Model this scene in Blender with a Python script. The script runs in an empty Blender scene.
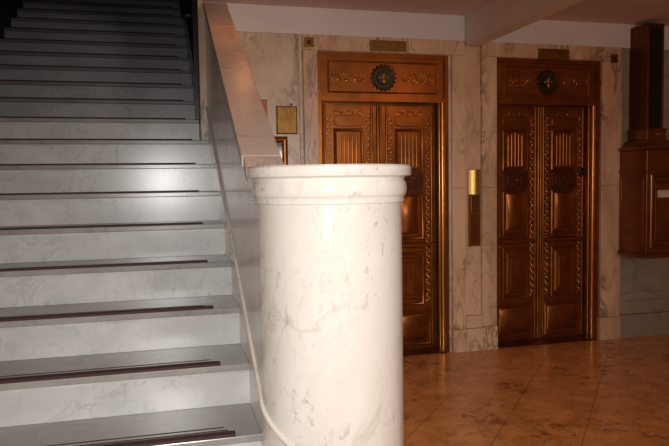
import bpy, bmesh, math, random
from mathutils import Vector, Matrix
random.seed(7)
C = bpy.context.scene.collection
SC = bpy.context.scene
PI = math.pi

# ------------------------------------------------------------------ camera
TH, PIT, ROL = .2535, .0605, -.0151
EYE = 1.417
YW = 4.967                      # plane of the elevator wall
RI, TR = .1785, .3382           # riser, tread
Y0, Z0 = 2.748, .6626           # nosing of step number 0
cam = bpy.data.cameras.new('camera')
cam.sensor_width = 36; cam.lens = 659.2/669*36; cam.clip_start = .05
co = bpy.data.objects.new('camera', cam); C.objects.link(co)
Rv = Vector((math.cos(TH), -math.sin(TH), 0))
Fv = Vector((math.sin(TH)*math.cos(PIT), math.cos(TH)*math.cos(PIT), -math.sin(PIT)))
Uv = Rv.cross(Fv)
R2 = Rv*math.cos(ROL) + Uv*math.sin(ROL)
U2 = -Rv*math.sin(ROL) + Uv*math.cos(ROL)
m = Matrix((R2, U2, -Fv)).transposed().to_4x4(); m.translation = (0, 0, EYE)
co.matrix_world = m
SC.camera = co

# ------------------------------------------------------------------ light
SC.view_settings.view_transform = 'Standard'
SC.view_settings.look = 'None'
SC.view_settings.gamma = 1
SC.view_settings.use_curve_mapping = False
SC.view_settings.exposure = 0.0
w = bpy.data.worlds.new('world'); SC.world = w; w.use_nodes = True
w.node_tree.nodes['Background'].inputs[0].default_value = (.9, .75, .6, 1)
w.node_tree.nodes['Background'].inputs[1].default_value = .01

def lamp(name, kind, loc, power, col, size=.05, aim=None, **kw):
    l = bpy.data.lights.new(name, kind); l.energy = power; l.color = col
    if kind == 'AREA': l.size = size
    else: l.shadow_soft_size = size
    for k, v in kw.items(): setattr(l, k, v)
    o = bpy.data.objects.new(name, l); C.objects.link(o); o.location = loc
    if aim: o.rotation_euler = (Vector(aim)-Vector(loc)).to_track_quat('-Z', 'Y').to_euler()
    return o
lamp('flash', 'SPOT', (.02, -.02, EYE+.075), 225, (1, .985, .96), .03, aim=(.5, 4.0, .3), spot_size=math.radians(78), spot_blend=1.0)
lamp('unseen_lobby_light', 'AREA', (2.2, -1.9, 1.7), 36, (1, .97, .92), .6, aim=(.4, 4.0, .8))  # soft fill from an unseen source, added to brighten drum and elevator wall
lamp('unseen_lobby_light', 'POINT', (3.0, 1.7, 2.5), 10, (1, .50, .20), .12)
lamp('ceiling_spot', 'POINT', (.55, 4.15, 2.66), 1.0, (1, .38, .12), .05)

# ------------------------------------------------------------------ materials
def mat(name):
    m = bpy.data.materials.new(name); m.use_nodes = True
    return m, m.node_tree.nodes, m.node_tree.links, m.node_tree.nodes['Principled BSDF']

def simple(name, col, rough=.5, metal=0, noise=0, nscale=20, bump=0, spec=.5, coat=0):
    m, N, L, b = mat(name)
    b.inputs['Base Color'].default_value = (*col, 1)
    b.inputs['Roughness'].default_value = rough
    b.inputs['Metallic'].default_value = metal
    b.inputs['Specular IOR Level'].default_value = spec
    b.inputs['Coat Weight'].default_value = coat
    if noise or bump:
        g = N.new('ShaderNodeNewGeometry'); n = N.new('ShaderNodeTexNoise')
        n.inputs['Scale'].default_value = nscale; n.inputs['Detail'].default_value = 6
        L.new(g.outputs['Position'], n.inputs['Vector'])
        if noise:
            r = N.new('ShaderNodeMapRange'); L.new(n.outputs[0], r.inputs[0])
            r.inputs[1].default_value = .3; r.inputs[2].default_value = .7
            r.inputs[3].default_value = 1-noise; r.inputs[4].default_value = 1+noise
            x = N.new('ShaderNodeVectorMath'); x.operation = 'SCALE'
            x.inputs[0].default_value = col; L.new(r.outputs[0], x.inputs['Scale'])
            L.new(x.outputs[0], b.inputs['Base Color'])
        if bump:
            bp = N.new('ShaderNodeBump'); bp.inputs['Strength'].default_value = bump
            bp.inputs['Distance'].default_value = .003
            L.new(n.outputs[0], bp.inputs['Height']); L.new(bp.outputs[0], b.inputs['Normal'])
    return m

def marble(name, base, cloud, vein, rough=.25, vs=2.2, vw=.025, vamt=.7, spots=None, spotamt=.0, spotscale=18, stretch=(1, 1, 1), rot=(0, 0, 0), joints=None, coat=0, cs=2.5, slo=.60):
    m, N, L, b = mat(name)
    g = N.new('ShaderNodeNewGeometry'); mp = N.new('ShaderNodeMapping')
    mp.inputs['Scale'].default_value = stretch; mp.inputs['Rotation'].default_value = rot
    oi = N.new('ShaderNodeObjectInfo'); ad = N.new('ShaderNodeVectorMath'); ad.operation = 'MULTIPLY_ADD'
    ad.inputs[0].default_value = (13, 7, 11); L.new(oi.outputs['Random'], ad.inputs[1]); L.new(g.outputs['Position'], ad.inputs[2])
    L.new(ad.outputs[0], mp.inputs[0])
    def noise(scale, detail=6, dist=0, rough=.55, src=mp.outputs[0]):
        n = N.new('ShaderNodeTexNoise'); n.inputs['Scale'].default_value = scale; n.inputs['Detail'].default_value = detail
        n.inputs['Distortion'].default_value = dist; n.inputs['Roughness'].default_value = rough
        L.new(src, n.inputs['Vector']); return n.outputs[0]
    def rng(s, a, bb, c, d):
        r = N.new('ShaderNodeMapRange'); L.new(s, r.inputs[0])
        for i, v in enumerate((a, bb, c, d)): r.inputs[i+1].default_value = v
        return r.outputs[0]
    def math2(op, a, bb):
        q = N.new('ShaderNodeMath'); q.operation = op
        for i, v in enumerate((a, bb)):
            if isinstance(v, (int, float)): q.inputs[i].default_value = v
            else: L.new(v, q.inputs[i])
        return q.outputs[0]
    def mix(f, a, bb):
        q = N.new('ShaderNodeMix'); q.data_type = 'RGBA'; L.new(f, q.inputs[0])
        for i, v in ((6, a), (7, bb)):
            if isinstance(v, tuple): q.inputs[i].default_value = (*v, 1)
            else: L.new(v, q.inputs[i])
        return q.outputs[2]
    col = mix(rng(noise(cs, 8, .6), .35, .68, 0, 1), base, cloud)
    n1 = math2('ABSOLUTE', math2('SUBTRACT', noise(vs, 7, 1.2, .6), .5), 0)
    v1 = rng(n1, 0, vw, vamt, 0)
    mask = rng(noise(1.7, 3), .42, .6, 0, 1)
    n2 = math2('ABSOLUTE', math2('SUBTRACT', noise(vs*2.6, 7, .8, .6), .5), 0)
    v2 = rng(n2, 0, vw*.9, vamt*.55, 0)
    veins = math2('MAXIMUM', math2('MULTIPLY', v1, mask), math2('MULTIPLY', v2, rng(noise(2.6, 3), .45, .65, 0, 1)))
    col = mix(veins, col, vein)
    if spots:
        s = rng(noise(spotscale, 5, .4, .62), slo, slo+.10, 0, spotamt)
        s = math2('MULTIPLY', s, rng(noise(3.1, 3), .42, .62, .1, 1))
        col = mix(s, col, spots)
    if joints:
        # thin dark joints: list of (axis angle in degrees, spacing, offset, width)
        for ang, sp, off, wd in joints:
            sx = N.new('ShaderNodeSeparateXYZ'); L.new(g.outputs['Position'], sx.inputs[0])
            a = math.radians(ang)
            s = math2('ADD', math2('MULTIPLY', sx.outputs[0], math.cos(a)), math2('MULTIPLY', sx.outputs[1], math.sin(a)))
            fr = math2('FRACT', math2('DIVIDE', math2('ADD', s, off+100*sp), sp), 0)
            dd = math2('ABSOLUTE', math2('SUBTRACT', fr, .5), 0)
            jm = rng(dd, .5-wd/sp, .5-wd/sp*.5, 0, .5)
            col = mix(jm, col, tuple(c*.25 for c in vein))
    L.new(col, b.inputs['Base Color'])
    b.inputs['Roughness'].default_value = rough
    b.inputs['Coat Weight'].default_value = coat
    b.inputs['Coat Roughness'].default_value = .08
    return m

M = {}
M['riser'] = marble('grey_riser_marble', (.65, .645, .625), (.51, .51, .50), (.26, .26, .26), rough=.24, vs=3.5, vamt=.35, spots=(.25, .25, .25), spotamt=.4, cs=3.5)
M['tread'] = marble('dim_tread_marble', (.36, .345, .32), (.28, .27, .25), (.14, .13, .12), rough=.24, vs=3, vamt=.4, cs=4)  # greyer than the risers, darkened further for grazing light on the tread tops
M['drum'] = marble('white_drum_marble', (.86, .82, .75), (.77, .71, .63), (.40, .30, .24), rough=.16, vs=1.8, vw=.02, vamt=.26, spots=(.26, .17, .12), spotamt=.55, spotscale=34, slo=.575, stretch=(1, 1, .6), rot=(.5, .6, 0), cs=2.2)
M['riser_dark'] = marble('falloff_riser_marble', (.38, .385, .385), (.29, .295, .30), (.13, .13, .135), rough=.3, vs=3.5, vamt=.35, cs=3.5)  # riser marble darkened: the upper flight's light falloff is put into the colour
M['tread_dark'] = marble('falloff_tread_marble', (.20, .19, .18), (.15, .145, .14), (.08, .08, .08), rough=.3, vs=3, vamt=.4, cs=4)  # upper treads, with the same falloff shade in their colour
M['side'] = marble('balustrade_side_marble', (.84, .77, .69), (.72, .65, .58), (.3, .25, .2), rough=.2, vs=2, vamt=.4, spots=(.2, .17, .14), spotamt=.3)
M['cope'] = marble('coping_marble', (.74, .60, .50), (.62, .48, .39), (.18, .13, .11), rough=.35, vs=2.4, vw=.018, vamt=.6)
M['wall'] = marble('cream_wall_marble', (.80, .63, .46), (.56, .42, .29), (.12, .09, .07), rough=.28, vs=2.6, vw=.04, vamt=.8, spots=(.17, .11, .07), spotamt=.45, spotscale=14, stretch=(1.3, 1, .7))
M['casing'] = marble('rose_casing_marble', (.88, .60, .40), (.62, .39, .24), (.14, .08, .05), rough=.26, vs=3.2, vw=.045, vamt=.8, spots=(.2, .12, .07), spotamt=.5, spotscale=12, stretch=(1.4, 1, .6))
M['dado'] = marble('grey_dado_marble', (.42, .36, .27), (.31, .26, .19), (.12, .11, .09), rough=.3, vs=2.6, vamt=.5)
M['floor'] = marble('orange_breccia_floor', (.84, .38, .125), (.64, .25, .075), (.17, .055, .02), rough=.2, vs=7, vw=.03, vamt=.45, spots=(.20, .06, .02), spotamt=.85, spotscale=10, slo=.535, joints=[(-40.7, .44, -.09, .004), (49.3, .88, .3, .003)], cs=6)
M['plaster'] = simple('white_plaster', (.84, .78, .75), .8, noise=.04, nscale=3)
M['ceiling'] = simple('pink_ceiling_plaster', (.78, .62, .57), .85, noise=.05, nscale=2)
M['bronze'] = simple('polished_bronze', (.30, .098, .021), .30, .82, noise=.22, nscale=9, bump=.08)
M['bronze_hi'] = simple('burnished_bronze', (.60, .27, .07), .27, .9, noise=.15, nscale=30)
M['bronze_dk'] = simple('patinated_bronze', (.13, .035, .012), .34, .6, noise=.3, nscale=25)
M['bronze_mail'] = simple('aged_mailbox_bronze', (.26, .092, .026), .30, .75, noise=.25, nscale=8, bump=.1)
M['medal'] = simple('verdigris_bronze', (.06, .045, .025), .4, .7, noise=.3, nscale=40)
M['brass'] = simple('bright_brass', (.85, .55, .16), .4, .9, noise=.08, nscale=40)
M['brass_old'] = simple('dull_brass', (.25, .125, .028), .38, .75, noise=.25, nscale=30)
M['strip'] = simple('dark_red_grit_strip', (.055, .018, .016), .7, noise=.2, nscale=120, bump=.3)
M['blackpaint'] = simple('black_paint', (.012, .012, .013), .4)
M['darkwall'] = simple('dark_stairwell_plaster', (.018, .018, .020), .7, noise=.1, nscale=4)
M['glass'] = simple('black_glass', (.008, .010, .010), .08)
M['card'] = simple('cream_card', (.75, .66, .55), .7)
M['chrome'] = simple('worn_steel', (.5, .5, .5), .3, 1)
M['gap'] = simple('recess_black', (.01, .008, .006), .8)

# ------------------------------------------------------------------ helpers
def obj(name, bm, m, parent=None, smooth=False, bevel=0):
    bmesh.ops.recalc_face_normals(bm, faces=bm.faces)
    me = bpy.data.meshes.new(name); bm.to_mesh(me); bm.free()
    o = bpy.data.objects.new(name, me); C.objects.link(o)
    me.materials.append(M[m])
    if smooth:
        for p in me.polygons: p.use_smooth = True
        me.set_sharp_from_angle(angle=math.radians(35))
    if bevel:
        b = o.modifiers.new('bevel', 'BEVEL'); b.width = bevel; b.segments = 2; b.limit_method = 'ANGLE'; b.angle_limit = math.radians(40)
    if parent: o.parent = parent
    return o
def thing(name, label, cat, loc=(0, 0, 0), group=None):
    o = bpy.data.objects.new(name, None); C.objects.link(o); o.location = loc
    o.empty_display_size = .1
    o['label'] = label; o['category'] = cat
    if group: o['group'] = group
    return o
def tag(o, label, cat, group=None):
    o['label'] = label; o['category'] = cat
    if group: o['group'] = group
    return o
def struct(name, bm, m, label=None, **k):
    o = obj(name, bm, m, **k); o['kind'] = 'structure'
    if label: o['label'] = label
    return o
def B(*boxes):
    bm = bmesh.new()
    for b in boxes: add_box(bm, *b)
    return bm
def add_box(bm, x0, x1, y0, y1, z0, z1):
    v = [bm.verts.new((x, y, z)) for z in (z0, z1) for y in (y0, y1) for x in (x0, x1)]
    for f in ((0, 2, 3, 1), (4, 5, 7, 6), (0, 1, 5, 4), (2, 6, 7, 3), (0, 4, 6, 2), (1, 3, 7, 5)):
        bm.faces.new([v[i] for i in f])
def add_prism(bm, pts, fn0, fn1):
    a = [bm.verts.new(fn0(p)) for p in pts]; b = [bm.verts.new(fn1(p)) for p in pts]
    n = len(pts)
    bm.faces.new(a); bm.faces.new(b[::-1])
    for i in range(n): bm.faces.new((a[i], a[(i+1) % n], b[(i+1) % n], b[i]))
def prism_z(bm, pts, z0, z1): add_prism(bm, pts, lambda p: (p[0], p[1], z0), lambda p: (p[0], p[1], z1))
def prism_y(bm, pts, y0, y1): add_prism(bm, pts, lambda p: (p[0], y0, p[1]), lambda p: (p[0], y1, p[1]))
def prism_x(bm, pts, x0, x1): add_prism(bm, pts, lambda p: (x0, p[0], p[1]), lambda p: (x1, p[0], p[1]))
def add_lathe(bm, prof, cx, cy, a0=0, a1=2*PI, n=96):
    closed = abs(a1-a0-2*PI) < 1e-6
    k = n if closed else n+1
    rows = []
    for r, z in prof:
        rows.append([bm.verts.new((cx+r*math.cos(a0+(a1-a0)*i/n), cy+r*math.sin(a0+(a1-a0)*i/n), z)) for i in range(k)])
    for j in range(len(prof)-1):
        for i in range(n):
            i2 = (i+1) % k
            bm.faces.new((rows[j][i], rows[j][i2], rows[j+1][i2], rows[j+1][i]))
    bm.faces.new(rows[0]); bm.faces.new(rows[-1])
def add_tube(bm, pts, r, n=8, cap=True):
    pts = [Vector(p) for p in pts]; rows = []
    up = Vector((0, 0, 1))
    for i, p in enumerate(pts):
        d = (pts[min(i+1, len(pts)-1)]-pts[max(i-1, 0)]).normalized()
        ref = up if abs(d.dot(up)) < .9 else Vector((1, 0, 0))
        a = d.cross(ref).normalized(); b = d.cross(a)
        rr = r[i] if isinstance(r, (list, tuple)) else r
        rows.append([bm.verts.new(p+a*rr*math.cos(2*PI*k/n)+b*rr*math.sin(2*PI*k/n)) for k in range(n)])
    for i in range(len(rows)-1):
        for k in range(n):
            bm.faces.new((rows[i][k], rows[i][(k+1) % n], rows[i+1][(k+1) % n], rows[i+1][k]))
    if cap: bm.faces.new(rows[0]); bm.faces.new(rows[-1])
def add_blob(bm, c, s, rot=0):
    mt = Matrix.Translation(c) @ Matrix.Rotation(rot, 4, 'Y') @ Matrix.Diagonal((*s, 1))
    bmesh.ops.create_icosphere(bm, subdivisions=1, radius=1, matrix=mt)
def raised(bm, x0, x1, z0, z1, y, h, bev):
    """a bevelled raised field standing h proud of plane y (towards -Y)"""
    a = [(x0, z0), (x1, z0), (x1, z1), (x0, z1)]
    b = [(x0+bev, z0+bev), (x1-bev, z0+bev), (x1-bev, z1-bev), (x0+bev, z1-bev)]
    va = [bm.verts.new((p[0], y, p[1])) for p in a]; vb = [bm.verts.new((p[0], y-h, p[1])) for p in b]
    for i in range(4): bm.faces.new((va[i], va[(i+1) % 4], vb[(i+1) % 4], vb[i]))
    bm.faces.new(vb); bm.faces.new(va[::-1])
def frame(bm, x0, x1, z0, z1, y, h, wd):
    """moulded rectangular frame, half round in section"""
    prof = [(0, 0), (.15*wd, h*.7), (.4*wd, h), (.65*wd, h*.85), (.8*wd, h*.35), (wd, 0)]
    rows = []
    for o, k in prof:
        rows.append([bm.verts.new(p) for p in ((x0+o, y-k, z0+o), (x1-o, y-k, z0+o), (x1-o, y-k, z1-o), (x0+o, y-k, z1-o))])
    for j in range(len(rows)-1):
        for i in range(4): bm.faces.new((rows[j][i], rows[j][(i+1) % 4], rows[j+1][(i+1) % 4], rows[j+1][i]))
def rod(bm, x, y, z0, z1, r, n=12): add_tube(bm, [(x, y, z0), (x, y, z1)], r, n)

# ------------------------------------------------------------------ the room
CZ = 2.752
XL, XR, YF, YB = -1.46, 7.0, -2.8, 10.2
D1 = (1.171, 2.266); D2 = (2.685, 3.687); OT = 2.432; MT = 2.550
struct('floor', B((XL, XR, YF, YW+.5, -.1, 0)), 'floor')
struct('ceiling', B((.33, XR, YF, YW+.4, CZ, CZ+.15), (XL, .33, YF, 3.9, CZ, CZ+.15)), 'ceiling')
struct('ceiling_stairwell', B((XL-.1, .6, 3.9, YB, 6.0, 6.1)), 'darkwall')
# elevator wall: marble up to MT, with two openings
yb0, yb1 = YW+.03, YW+.42
struct('wall_back', B((.352, D1[0], yb0, yb1, 0, MT), (D1[1], D2[0], yb0, yb1, 0, MT), (D2[1], XR, yb0, yb1, .40, MT),
                      (D1[0], D1[1], yb0, yb1, OT, MT), (D2[0], D2[1], yb0, yb1, OT, MT)), 'wall')
struct('wall_back_band', B((.352, XR, YW+.012, yb1, MT, CZ)), 'plaster')
struct('wall_shaft', B((D1[0]-.05, D2[1]+.05, yb1, yb1+.1, 0, MT)), 'gap')
struct('wall_right', B((XR, XR+.15, YF, YW+.5, 0, CZ)), 'wall')
struct('wall_front', B((XL, XR, YF-.15, YF, 0, CZ)), 'wall')
struct('wall_left', B((XL-.15, XL, YF, YW, 0, 6.0)), 'wall')
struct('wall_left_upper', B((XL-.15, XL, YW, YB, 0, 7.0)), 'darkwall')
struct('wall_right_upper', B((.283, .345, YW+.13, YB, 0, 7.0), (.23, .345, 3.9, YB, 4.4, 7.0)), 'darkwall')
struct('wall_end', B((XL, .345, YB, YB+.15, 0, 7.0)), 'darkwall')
# dado on the right
struct('baseboard_right', B((3.885, XR, YW+.006, YW+.05, 0, .205), (3.885, XR, YW+.014, YW+.05, .209, .33), (3.885, XR, YW+.010, YW+.05, .333, .40)), 'dado', bevel=.002)
struct('wall_back_slab', B((3.888, XR, YW+.022, YW+.045, .404, 1.10), (3.888, XR, YW+.022, YW+.045, 1.103, MT-.001)), 'dado', bevel=.002)
# casings of the two elevator openings, in separate slabs with fine joints
g = .0012
def casing(n, x0, x1, ix0, ix1, base):
    bx = []
    for a, b in ((x0, ix0), (ix1, x1)):
        bx += [(a, b, YW, YW+.05, base+g, 1.36), (a, b, YW, YW+.05, 1.363, OT)]
    bx += [(x0, x1, YW, YW+.05, OT+g, MT)]
    struct('trim_%d' % n, B(*bx), 'casing', bevel=.003)
    bb = []
    for a, b in ((x0, ix0), (ix1, x1)): bb.append((a-.004, b+.004, YW-.012, YW+.05, 0, base))
    struct('trim_%d' % (n+1), B(*bb), 'casing', bevel=.004)
casing(1, 1.061, 2.400, D1[0], D1[1]+.022, .19)
casing(3, 2.552, 3.885, D2[0], D2[1], .20)
# fillet between wall slab and casing
struct('trim_5', B((1.030, 1.052, YW+.018, YW+.04, 0, MT)), 'wall', bevel=.003)
# panel in the pilaster between the two doors
struct('trim_6', B((2.404, 2.548, YW+.022, YW+.05, .30, 1.36), (2.404, 2.548, YW+.022, YW+.05, 1.363, MT), (2.404, 2.548, YW-.004, YW+.05, .195, .297), (2.404, 2.548, YW-.016, YW+.05, 0, .192)), 'casing', bevel=.003)
# left jamb of the stair opening and the black frame behind it
struct('trim_7', B((.284, .352, YW, YW+.12, Z0+6*RI+.005, 4.2)), 'wall', bevel=.003)
struct('trim_8', B((.252, .281, YW+.125, YW+.165, Z0+7*RI+.002, 4.2)), 'blackpaint')
# ceiling beam running towards the viewer
struct('ceiling_beam', B((2.405, 2.545, YF, YW+.0, 2.515, CZ)), 'plaster', bevel=.004)

# ------------------------------------------------------------------ staircase
XC, YC, RS, RC = .598, 2.381, .268, .3036
stair = thing('marble_staircase', 'wide grey marble staircase with dark grip strips rising beside the white drum newel', 'staircase', (0, Y0-3*TR, 0))
def P(o, parent):
    o.parent = parent; o.matrix_parent_inverse = parent.matrix_world.inverted(); return o
bpy.context.view_layer.update()
def edge_x(y):
    if y >= YC: return .3335
    return XC-math.sqrt(max((RS+.003)**2-(YC-y)**2, .0))
for k in range(-3, 20):
    yn, zt = Y0+k*TR, Z0+k*RI
    xr = .3335 if k < 7 else .281
    last = (k == 19)
    yback = min(yn+TR+.03, YB-.01) if not last else YB-.01
    # tread slab
    bm = bmesh.new()
    pts = [(XL+.002, yn)]
    if yback < YC-RS: pts += [(XC, yn), (XC, yback)]
    elif yn < YC:
        ys = [yn+(min(YC, yback)-yn)*i/8 for i in range(9)]
        ys = [y for y in ys if y > YC-RS]
        if ys[0] > yn: pts += [(XC, yn), (XC, YC-RS-.003)]
        pts += [(edge_x(y), y) for y in ys]
        if yback > YC: pts += [(.3335, yback)]
    elif k == 6: pts += [(.3335, yn), (.3335, YW-.002), (.28, YW-.002), (.28, yback)]
    elif k == 7: pts += [(.278, yn), (.278, YW+.12), (.278, yback)]
    else: pts += [(xr, yn), (xr, yback)]
    if k == 7: pts = [(XL+.002, yn), (.280, yn), (.280, yback)]
    pts += [(XL+.002, yback)]
    prism_z(bm, pts, zt-.028, zt)
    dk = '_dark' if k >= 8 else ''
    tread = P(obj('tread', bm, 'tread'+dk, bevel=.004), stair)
    # riser (slabs with a joint)
    zb = max(0, zt-RI)
    yr = yn+.022
    xe = edge_x(yr) if yn < YC else (.3335 if k < 7 else .281)
    if k == -3: xe = XC
    if k == -2: xe = XC-math.sqrt(max((RS+.003)**2-(YC-yr)**2, .0)) if YC-yr < RS else XC
    j = -.15+.55*math.sin(k*2.3)
    j = {6: -.30, 9: -.52, 2: -1.0, 12: .0, 15: -.9}.get(k)
    if j is None: bm = B((XL+.002, xe, yr, yr+.03, zb+.001, zt-.028))
    else: bm = B((XL+.002, j-.001, yr, yr+.03, zb+.001, zt-.028), (j+.001, xe, yr, yr+.03, zb+.001, zt-.028))
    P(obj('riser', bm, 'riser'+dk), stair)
    bm = B((XL+.002, xe-.006, yn+.014, yr, zt-.042, zt-.029))
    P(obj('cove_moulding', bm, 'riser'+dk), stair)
    # grip strips: wide front bar and two thin ones
    xs = .212 if k < 7 else .180
    if k == -1: xs = .235
    bm = B((XL+.05, xs, yn+.002, yn+.042, zt-.004, zt+.010))
    s = obj('grip_strip', bm, 'strip', bevel=.0015); s.parent = tread
    for q, (o, dx) in enumerate(((.072, .022), (.104, .036))):
        bm = B((XL+.05, xs-dx, yn+o, yn+o+.008, zt-.003, zt+.0012))
        s = obj('grip_strip', bm, 'strip'); s.parent = tread
# core below the steps
bm = bmesh.new()
pts = []
for k in range(-3, 20):
    yn, zt = Y0+k*TR+.052, Z0+k*RI-.03
    zb = zt-RI
    if k == -3: zb = .001
    pts += [(yn, zb), (yn, zt)]
pts += [(YB-.01, Z0+19*RI-.03), (YB-.01, .001)]
prism_x(bm, pts, XL+.004, .27)
P(obj('stair_core', bm, 'gap'), stair)

# skirting on the upper flight's side wall
SL = RI/TR
def zr(y, h): return Z0+(y-Y0)*SL+h
bm = bmesh.new(); prism_x(bm, [(YW+.17, zr(YW+.17, -.0)), (YB-.8, zr(YB-.8, -.0)), (YB-.8, zr(YB-.8, .17)), (YW+.17, zr(YW+.17, .17))], .274, .2825)
struct('baseboard_stair', bm, 'riser')

# handrail in the upper flight
hr = thing('wall_handrail', 'dark metal handrail on the right wall of the dark upper flight', 'handrail', (.2, YW+.2, 2.7))
bpy.context.view_layer.update()
y1 = YW+.22
bm = bmesh.new(); add_tube(bm, [(.262, y1-.02, zr(y1, .74)), (.215, y1-.03, zr(y1, .74)), (.20, y1, zr(y1, .77)), (.20, y1+.05, zr(y1+.05, .80)), (.20, 9.0, zr(9.0, .80))], .024, 12)
P(obj('rail', bm, 'blackpaint', smooth=True), hr)
for y in (y1+.25, 6.6, 8.0):
    bm = bmesh.new(); add_tube(bm, [(.276, y, zr(y, .68)), (.23, y, zr(y, .69)), (.20, y, zr(y, .78))], .009, 8)
    P(obj('bracket', bm, 'chrome', smooth=True), hr)

# ------------------------------------------------------------------ balustrade and newel
bal = thing('marble_balustrade', 'sloping solid marble balustrade with flat pinkish coping beside the stair', 'balustrade', (.41, 3.6, 0))
bpy.context.view_layer.update()
def zc(y): return EYE+.088+.558*(y-2.74)
ye = YW-.003
bm = bmesh.new(); prism_x(bm, [(YC+.01, 0), (ye, 0), (ye, zc(ye)-.045), (YC+.27, zc(YC+.27)-.045), (YC+.01, EYE-.08)], .3325, .486)
P(obj('side_wall', bm, 'side'), bal)
ys = [2.62, 2.80, 3.72, 4.45, ye]
for a, b in zip(ys[:-1], ys[1:]):
    bm = bmesh.new()
    def pp(y, d): return (y, min(zc(y)-d, CZ-.003))
    prism_x(bm, [pp(a+.001, .05), pp(b-.001, .05), pp(b-.001, 0), pp(a+.001, 0)], .3305 if a < 2.7 else .324, .494)
    P(obj('coping', bm, 'cope', bevel=.004), bal)
# rope moulding along the steps, wrapping round the drum
pts = [(.3305, y, zr(y, .155)) for y in (YW-.01, 4.2, 3.4, 2.8, YC)]
for i in range(1, 16):
    s = i*.025
    pts.append((XC-(RS+.003)*math.cos(s/RS), YC-(RS+.003)*math.sin(s/RS), zr(YC, .155)-s*SL*1.05))
bm = bmesh.new(); add_tube(bm, pts, .0095, 8)
P(obj('side_moulding', bm, 'side', smooth=True), bal)

new = thing('marble_newel_drum', 'big round white veined marble newel drum with moulded cap at the foot of the stair', 'newel post', (XC, YC, 0))
bpy.context.view_layer.update()
zt = EYE+.062
bm = bmesh.new()
add_lathe(bm, [(RS+.02, .0), (RS+.02, .12), (RS+.008, .14), (RS, .15), (RS, zt-.134)], XC, YC)
P(obj('shaft', bm, 'drum', smooth=True), new)
prof = [(RS+.006, zt-.134), (RS+.009, zt-.130), (RS+.009, zt-.115), (RS+.012, zt-.110)]
for i in range(9):
    a = -PI/2+PI*i/8
    prof.append((RS+.007+.010*math.cos(a)+.002, zt-.083+.029*math.sin(a)*1.0))
prof += [(RS+.010, zt-.050), (RS+.013, zt-.044), (RS+.024, zt-.040), (RC-.002, zt-.038), (RC, zt-.035), (RC, zt-.006), (RC-.006, zt)]
bm = bmesh.new(); add_lathe(bm, prof, XC, YC)
P(obj('cap', bm, 'drum', smooth=True), new)
bm = bmesh.new(); prism_z(bm, [(.3295, YC+.10), (.3295, 2.66), (.42, 2.66), (.42, YC+.10)], zt-.125, zt-.012)
P(obj('cap_return', bm, 'side', bevel=.003), new)

# ------------------------------------------------------------------ elevator doors
def spiral(bm, cx, cz, y, r, turns, flip, a0, tr):
    pts = []
    for i in range(22):
        t = i/21; a = a0+flip*turns*2*PI*t; rr = r*(1-t*.85)
        pts.append((cx+rr*math.cos(a), y, cz+rr*math.sin(a)))
    add_tube(bm, pts, [tr*(1-.4*i/21) for i in range(22)], 5)
def scrolls(x0, x1, zc_, y, mirror):
    bm = bmesh.new(); L_ = x1-x0; n = 4
    for i in range(n):
        cx = x0+L_*(i+.5)/n; s = 1 if i % 2 else -1
        spiral(bm, cx, zc_+s*.004, y, L_/n*.52, 1.2, s*mirror, PI*(i % 2), .0055)
        for q in (-1, 1):
            add_blob(bm, (cx+L_/n*.35, y, zc_+q*.026*(1 if i % 2 else .7)), (.014, .006, .007), q*.7)
            add_blob(bm, (cx-L_/n*.1, y, zc_-q*.034), (.010, .006, .006), -q*.5)
    return bm
def carved(x, z0, z1, y):
    """vertical border of carved leaves"""
    bm = bmesh.new(); n = int((z1-z0)/.029)
    for i in range(n):
        z = z0+(i+.5)*(z1-z0)/n; s = 1 if i % 2 else -1
        rr = random.uniform(.75, 1.1)
        add_blob(bm, (x+s*.006, y-.001, z), (.0075*rr, .0045*rr, .014*rr), s*random.uniform(.4, 1.1))
        add_blob(bm, (x-s*.009, y-.001, z+.008), (.005, .004, .008), -s*.5)
        add_blob(bm, (x+s*.013, y-.003, z-.012), (.004, .004, .005), 0)
    return bm
def octagon(cx, cz, wx, wz, c=.3):
    return [(cx-wx, cz-wz*(1-c)), (cx-wx*(1-c), cz-wz), (cx+wx*(1-c), cz-wz), (cx+wx, cz-wz*(1-c)),
            (cx+wx, cz+wz*(1-c)), (cx+wx*(1-c), cz+wz), (cx-wx*(1-c), cz+wz), (cx-wx, cz+wz*(1-c))]
def medallion(parent, cx, cz, y):
    bm = bmesh.new()
    bmesh.ops.create_cone(bm, cap_ends=True, segments=40, radius1=.092, radius2=.086, depth=.012, matrix=Matrix.Translation((cx, y-.006, cz)) @ Matrix.Rotation(PI/2, 4, 'X'))
    for i in range(18):
        a = 2*PI*i/18
        add_blob(bm, (cx+.094*math.cos(a), y-.008, cz+.094*math.sin(a)), (.016, .010, .0135), -a)
    bmesh.ops.create_cone(bm, cap_ends=True, segments=32, radius1=.062, radius2=.054, depth=.016, matrix=Matrix.Translation((cx, y-.014, cz)) @ Matrix.Rotation(PI/2, 4, 'X'))
    o = obj('medallion', bm, 'medal', parent, smooth=True)
    bm = bmesh.new()
    add_blob(bm, (cx, y-.026, cz+.022), (.016, .010, .030)); add_blob(bm, (cx, y-.026, cz-.024), (.017, .010, .032)); add_blob(bm, (cx, y-.028, cz), (.026, .008, .008))
    add_blob(bm, (cx-.03, y-.024, cz+.004), (.010, .006, .02), .5); add_blob(bm, (cx+.03, y-.024, cz+.004), (.010, .006, .02), -.5)
    f = obj('figure', bm, 'brass_old', parent, smooth=True)
    return o
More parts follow.
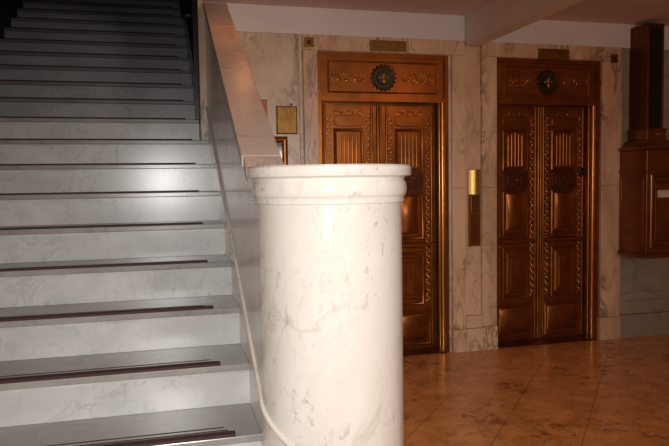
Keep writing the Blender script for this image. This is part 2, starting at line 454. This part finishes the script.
def elevator(x0, x1, label, lockbox):
    cx = (x0+x1)/2; w2 = (x1-x0)/2
    t = thing('elevator_entrance', label, 'elevator', (cx, YW+.2, 0))
    L = lambda x: x-cx
    yl = .175-.2            # leaf face relative to the thing
    yo = YW-(YW+.2)         # casing face
    # frame: jamb linings, head, half round beads
    bm = B((-w2, -w2+.03, yo+.032, yl+.05, 0, OT), (w2-.03, w2, yo+.032, yl+.05, 0, OT), (-w2+.03, w2-.03, yo+.04, yl+.05, OT-.03, OT),
           (-w2+.03, w2-.03, yo+.035, yl+.05, 2.055, 2.085))
    f = obj('frame', bm, 'bronze', t, smooth=True)
    for s in (-1, 1):
        bm = bmesh.new()
        rod(bm, s*(w2-.036), yo+.075, 0, 2.055, .019, 20)
        rod(bm, s*(w2-.010), yo+.045, 0, OT-.01, .011, 16)
        rod(bm, s*(w2-.040), yo+.125, 0, 2.055, .014, 20)
        obj('jamb_bead', bm, 'bronze_hi', f, smooth=True)
    # sill
    obj('sill', B((-w2+.03, w2-.03, yo+.012, yl+.04, 0, .012)), 'bronze_dk', t)
    # transom
    yt = yo+.055
    bm = B((-w2+.03, w2-.03, yt, yt+.03, 2.085, OT-.03))
    frame(bm, -w2+.09, w2-.09, 2.12, OT-.06, yt, .006, .014)
    tr = obj('transom_panel', bm, 'bronze', t)
    medallion(tr, 0, 2.243, yt)
    sx = .15
    for s, mm in ((-1, 1), (1, -1)):
        a, b = (-w2+.11, -sx) if s < 0 else (sx, w2-.11)
        obj('scroll_ornament', scrolls(a, b, 2.243, yt-.004, mm), 'bronze_hi', tr, smooth=True)
    # leaves
    lw = w2-.031
    for s in (-1, 1):
        a, b = (-lw, -.002) if s < 0 else (.002, lw)
        off = 0 if s < 0 else .0
        c = (a+b)/2
        bm = B((a, b, yl+off, yl+.035, .014, 2.075))
        leaf = obj('door_leaf', bm, 'bronze', t)
        hw = .125
        # top hexagonal plaque
        bm = bmesh.new(); prism_y(bm, octagon(c, 1.915, hw*.95, .045, .35), yl-.012, yl)
        obj('top_plaque', bm, 'bronze', leaf, bevel=.004)
        bm = bmesh.new()
        for q in range(5): spiral(bm, c-.1+.05*q, 1.985, yl-.003, .022, 1.1, 1 if q % 2 else -1, 0, .004)
        obj('top_scroll', bm, 'bronze_hi', leaf, smooth=True)
        # reeded upper panel
        bm = bmesh.new(); frame(bm, c-hw, c+hw, 1.50, 1.855, yl, .014, .026)
        for q in range(-2, 3):
            rod(bm, c+q*.033, yl-.001, 1.54, 1.825 - abs(q)*.012, .0075, 10)
        obj('reeded_panel', bm, 'bronze', leaf, smooth=True)
        # boss
        bm = bmesh.new(); prism_y(bm, octagon(c, 1.417, .116, .110, .48), yl-.022, yl)
        prism_y(bm, octagon(c, 1.417, .090, .085, .48), yl-.032, yl-.022)
        for q in range(10):
            an = 2*PI*q/10; add_blob(bm, (c+.05*math.cos(an), yl-.032, 1.417+.05*math.sin(an)), (.016, .008, .010), -an)
        add_blob(bm, (c, yl-.034, 1.417), (.022, .012, .022))
        obj('octagonal_boss', bm, 'bronze_dk', leaf, bevel=.002)
        # middle panel
        bm = bmesh.new(); frame(bm, c-hw, c+hw, .935, 1.325, yl, .016, .028); raised(bm, c-hw+.045, c+hw-.045, .985, 1.31, yl, .014, .022)
        obj('middle_panel', bm, 'bronze', leaf, smooth=True)
        bm = bmesh.new(); raised(bm, a+.02, b-.02, .865, .915, yl, .012, .012)
        obj('lock_rail', bm, 'bronze', leaf)
        # lower panel
        bm = bmesh.new(); frame(bm, c-hw, c+hw, .385, .835, yl, .016, .028)
        raised(bm, c-hw+.045, c+hw-.045, .43, .79, yl, .010, .014); raised(bm, c-hw+.075, c+hw-.075, .47, .75, yl-.009, .008, .01)
        obj('lower_panel', bm, 'bronze', leaf, smooth=True)
        # kick panel
        bm = bmesh.new(); frame(bm, c-.185, c+.185, .045, .335, yl, .014, .026); raised(bm, c-.15, c+.15, .08, .30, yl, .008, .012)
        obj('kick_panel', bm, 'bronze', leaf, smooth=True)
        # carved borders
        for q in (-1, 1):
            obj('carved_border', carved(c+q*.162, .40, 1.97, yl-.002), 'bronze_hi', leaf, smooth=True)
        # vertical beads
        bm = bmesh.new()
        for q in (-1, 1): rod(bm, c+q*.196, yl, .03, 2.05, .010)
        if s < 0: rod(bm, -.012, yl-.004, .02, 2.05, .013)
        else: rod(bm, .014, yl-.002, .02, 2.05, .009)
        obj('bead_moulding', bm, 'bronze', leaf, smooth=True)
    if lockbox:
        o = obj('lock_box', B((w2-.115, w2-.055, yl-.03, yl, 1.45, 1.52)), 'blackpaint', t, bevel=.004)
    return t
elevator(*D1, 'bronze double elevator door, partly hidden behind the white drum newel', False)
elevator(*D2, 'bronze double elevator door between the pilaster and the mail chute, fully in view', True)

# ------------------------------------------------------------------ brass fittings on the wall
def plaque(name, x0, x1, z0, z1, label, cat, m='brass_old', group=None, y=YW, d=.008):
    t = tag(obj(name, B((x0, x1, y-d, y, z0, z1)), m, bevel=.0025), label, cat, group); return t
def lift(o):
    return o
plaque('brass_plaque', 1.590, 1.895, EYE+1.024, EYE+1.108, 'brass plaque on the marble head over the elevator door behind the drum', 'plaque')
plaque('brass_plaque', 3.060, 3.358, EYE+1.010, EYE+1.096, 'brass plaque on the marble head over the elevator door nearest the mail chute', 'plaque')
def square(x, z, label):
    t = thing('square_brass_vent', label, 'wall fitting', (x, YW, z))
    obj('face_plate', B((-.037, .037, -.007, 0, -.037, .037)), 'brass_old', t, bevel=.002)
    bm = bmesh.new(); bmesh.ops.create_cone(bm, cap_ends=True, segments=20, radius1=.018, radius2=.014, depth=.008, matrix=Matrix.Translation((0, -.011, 0)) @ Matrix.Rotation(PI/2, 4, 'X'))
    obj('centre_boss', bm, 'bronze_dk', t)
square(1.108, EYE+1.072, 'small square brass fitting at the upper left casing corner near the stair')
square(3.800, EYE+1.034, 'small square brass fitting at the upper right casing corner beside the mail chute')

t = thing('call_button_panel', 'tall narrow brass elevator call panel on the pilaster between the two doors', 'call panel', (2.486, YW+.022, EYE-.225))
obj('back_plate', B((-.056, .056, -.008, 0, -.316, .318)), 'brass_old', t, bevel=.002)
bm = bmesh.new()
n = 8
pts = [(-.052, -.008)]+[(-.052+.104*i/n, -.010-.024*math.sin(PI*i/n)) for i in range(n+1)]+[(.052, -.008)]
prism_z(bm, pts, .115, .314); obj('indicator_cover', bm, 'brass', t, smooth=True)
obj('button_housing', B((-.034, .034, -.020, -.008, -.03, .10)), 'bronze_mail', t, bevel=.003)
for z in (.06, .01):
    bm = bmesh.new(); bmesh.ops.create_cone(bm, cap_ends=True, segments=16, radius1=.011, radius2=.009, depth=.008, matrix=Matrix.Translation((0, -.023, z)) @ Matrix.Rotation(PI/2, 4, 'X'))
    obj('button', bm, 'brass_old', t)
obj('lower_plate', B((-.044, .044, -.013, -.008, -.30, -.05)), 'bronze_mail', t, bevel=.002)

t = thing('brass_wall_plate', 'square brass cover plate on the cream marble wall left of the elevator casing', 'wall plate', (.930, YW+.03, EYE+.484))
obj('plate', B((-.081, .081, -.012, 0, -.106, .106)), 'brass_old', t, bevel=.003)
bm = bmesh.new(); frame(bm, -.080, .080, -.105, .105, -.012, .004, .008); obj('plate_rim', bm, 'bronze_mail', t)
bm = bmesh.new(); add_blob(bm, (.036, -.012, .119), (.009, .010, .011)); obj('knob', bm, 'bronze_dk', t, smooth=True)
t = thing('bronze_wall_frame', 'open bronze frame with dark inside on the marble wall just above the stair coping', 'wall frame', (.80, YW+.03, EYE+.13))
bm = bmesh.new(); frame(bm, -.125, .135, -.23, .232, 0, .022, .052)
obj('frame_moulding', bm, 'bronze', t); obj('dark_pane', B((-.10, .10, -.004, 0, -.19, .19)), 'glass', t)
t = tag(obj('bronze_sign_plate', B((.60, .781, YW+.018, YW+.03, EYE+.44, EYE+.637)), 'bronze_mail', bevel=.003), 'bronze plate on the marble wall mostly hidden behind the sloping coping', 'wall plate')

# ------------------------------------------------------------------ mail chute and box
bx0, bx1, by, bz0, bz1 = 3.868, 4.26, YW-.335, EYE-.665, EYE+.235
t = thing('mail_box', 'large bronze lobby mail box with stepped cornice under the dark chute', 'mail box', (bx0, YW, bz0))
X, Y, Z = bx1-bx0, by-YW, bz1-bz0
yb = .020
bm = B((0, X, Y, yb, .03, Z)); obj('body', bm, 'bronze_mail', t, bevel=.006)
bm = B((-.012, X+.012, Y-.012, yb, 0, .03), (-.006, X+.006, Y-.006, yb, .03, .045)); obj('base_moulding', bm, 'bronze_mail', t, bevel=.006)
bm = bmesh.new()
lv = [(-.004, Z-.17), (.004, Z-.165), (.004, Z-.15), (-.001, Z-.145)]
def ring(bm, e0, z0, e1, z1):
    a = [(-e0, Y-e0), (X+e0, Y-e0), (X+e0, yb), (-e0, yb)]; b = [(-e1, Y-e1), (X+e1, Y-e1), (X+e1, yb), (-e1, yb)]
    va = [bm.verts.new((*p, z0)) for p in a]; vb = [bm.verts.new((*p, z1)) for p in b]
    for i in range(4): bm.faces.new((va[i], va[(i+1) % 4], vb[(i+1) % 4], vb[i]))
    bm.faces.new(va[::-1]); bm.faces.new(vb)
ring(bm, .010, Z-.19, .010, Z-.165)
ring(bm, .004, Z, .018, Z+.012); ring(bm, .018, Z+.012, .018, Z+.028); ring(bm, .006, Z+.028, -.05, Z+.062); ring(bm, -.05, Z+.062, -.07, Z+.088)
obj('cornice', bm, 'bronze_mail', t, bevel=.003)
bm = bmesh.new()
ff = lambda a, b, c, d, h, wd: frame(bm, a, b, c, d, Y, h, wd)
ff(.03, X-.03, .08, Z-.20, .014, .03); ff(.075, X-.075, .14, Z-.26, .012, .02)
obj('front_panel', bm, 'bronze_mail', t, smooth=True)
obj('notice_card', B((.105, X-.09, Y-.010, Y, .505, .565)), 'card', t)
# side panel moulding
bm = bmesh.new()
for (y0_, y1_, z0_, z1_) in ((Y+.03, -.02, .08, Z-.22),):
    for a in ((y0_, y1_, z0_, z0_+.012), (y0_, y1_, z1_-.012, z1_), (y0_, y0_+.012, z0_, z1_), (y1_-.012, y1_, z0_, z1_)):
        add_box(bm, -.006, 0, *a)
obj('side_panel', bm, 'bronze_mail', t, bevel=.003)

cx0, cx1, cd = 3.972, 4.135, .205
zb = EYE+.235+.088
t = thing('mail_chute', 'dark bronze mail chute with black glass front running up the wall above the mail box', 'mail chute', (cx0, YW, zb))
W = cx1-cx0; H = CZ-.06-zb
obj('side_frame', B((0, .022, -cd, .020, 0, H), (W-.022, W, -cd, .020, 0, H), (.022, W-.022, -.02, .010, 0, H), (0, W, -cd, .010, H, H+.025)), 'bronze_dk', t, bevel=.003)
obj('glass_front', B((.022, W-.022, -cd+.006, -cd+.014, 0, H)), 'glass', t)
bm = B((-.015, W+.015, -cd-.02, .006, .002, .085), (-.022, W+.022, -cd-.028, .006, .085, .098)); obj('collar', bm, 'bronze_mail', t, bevel=.004)
bm = bmesh.new(); add_blob(bm, (W*.55, -cd-.03, .05), (.03, .006, .008)); obj('collar_glint', bm, 'brass', t, smooth=True)  # bright brass blob standing in for a highlight on the collar
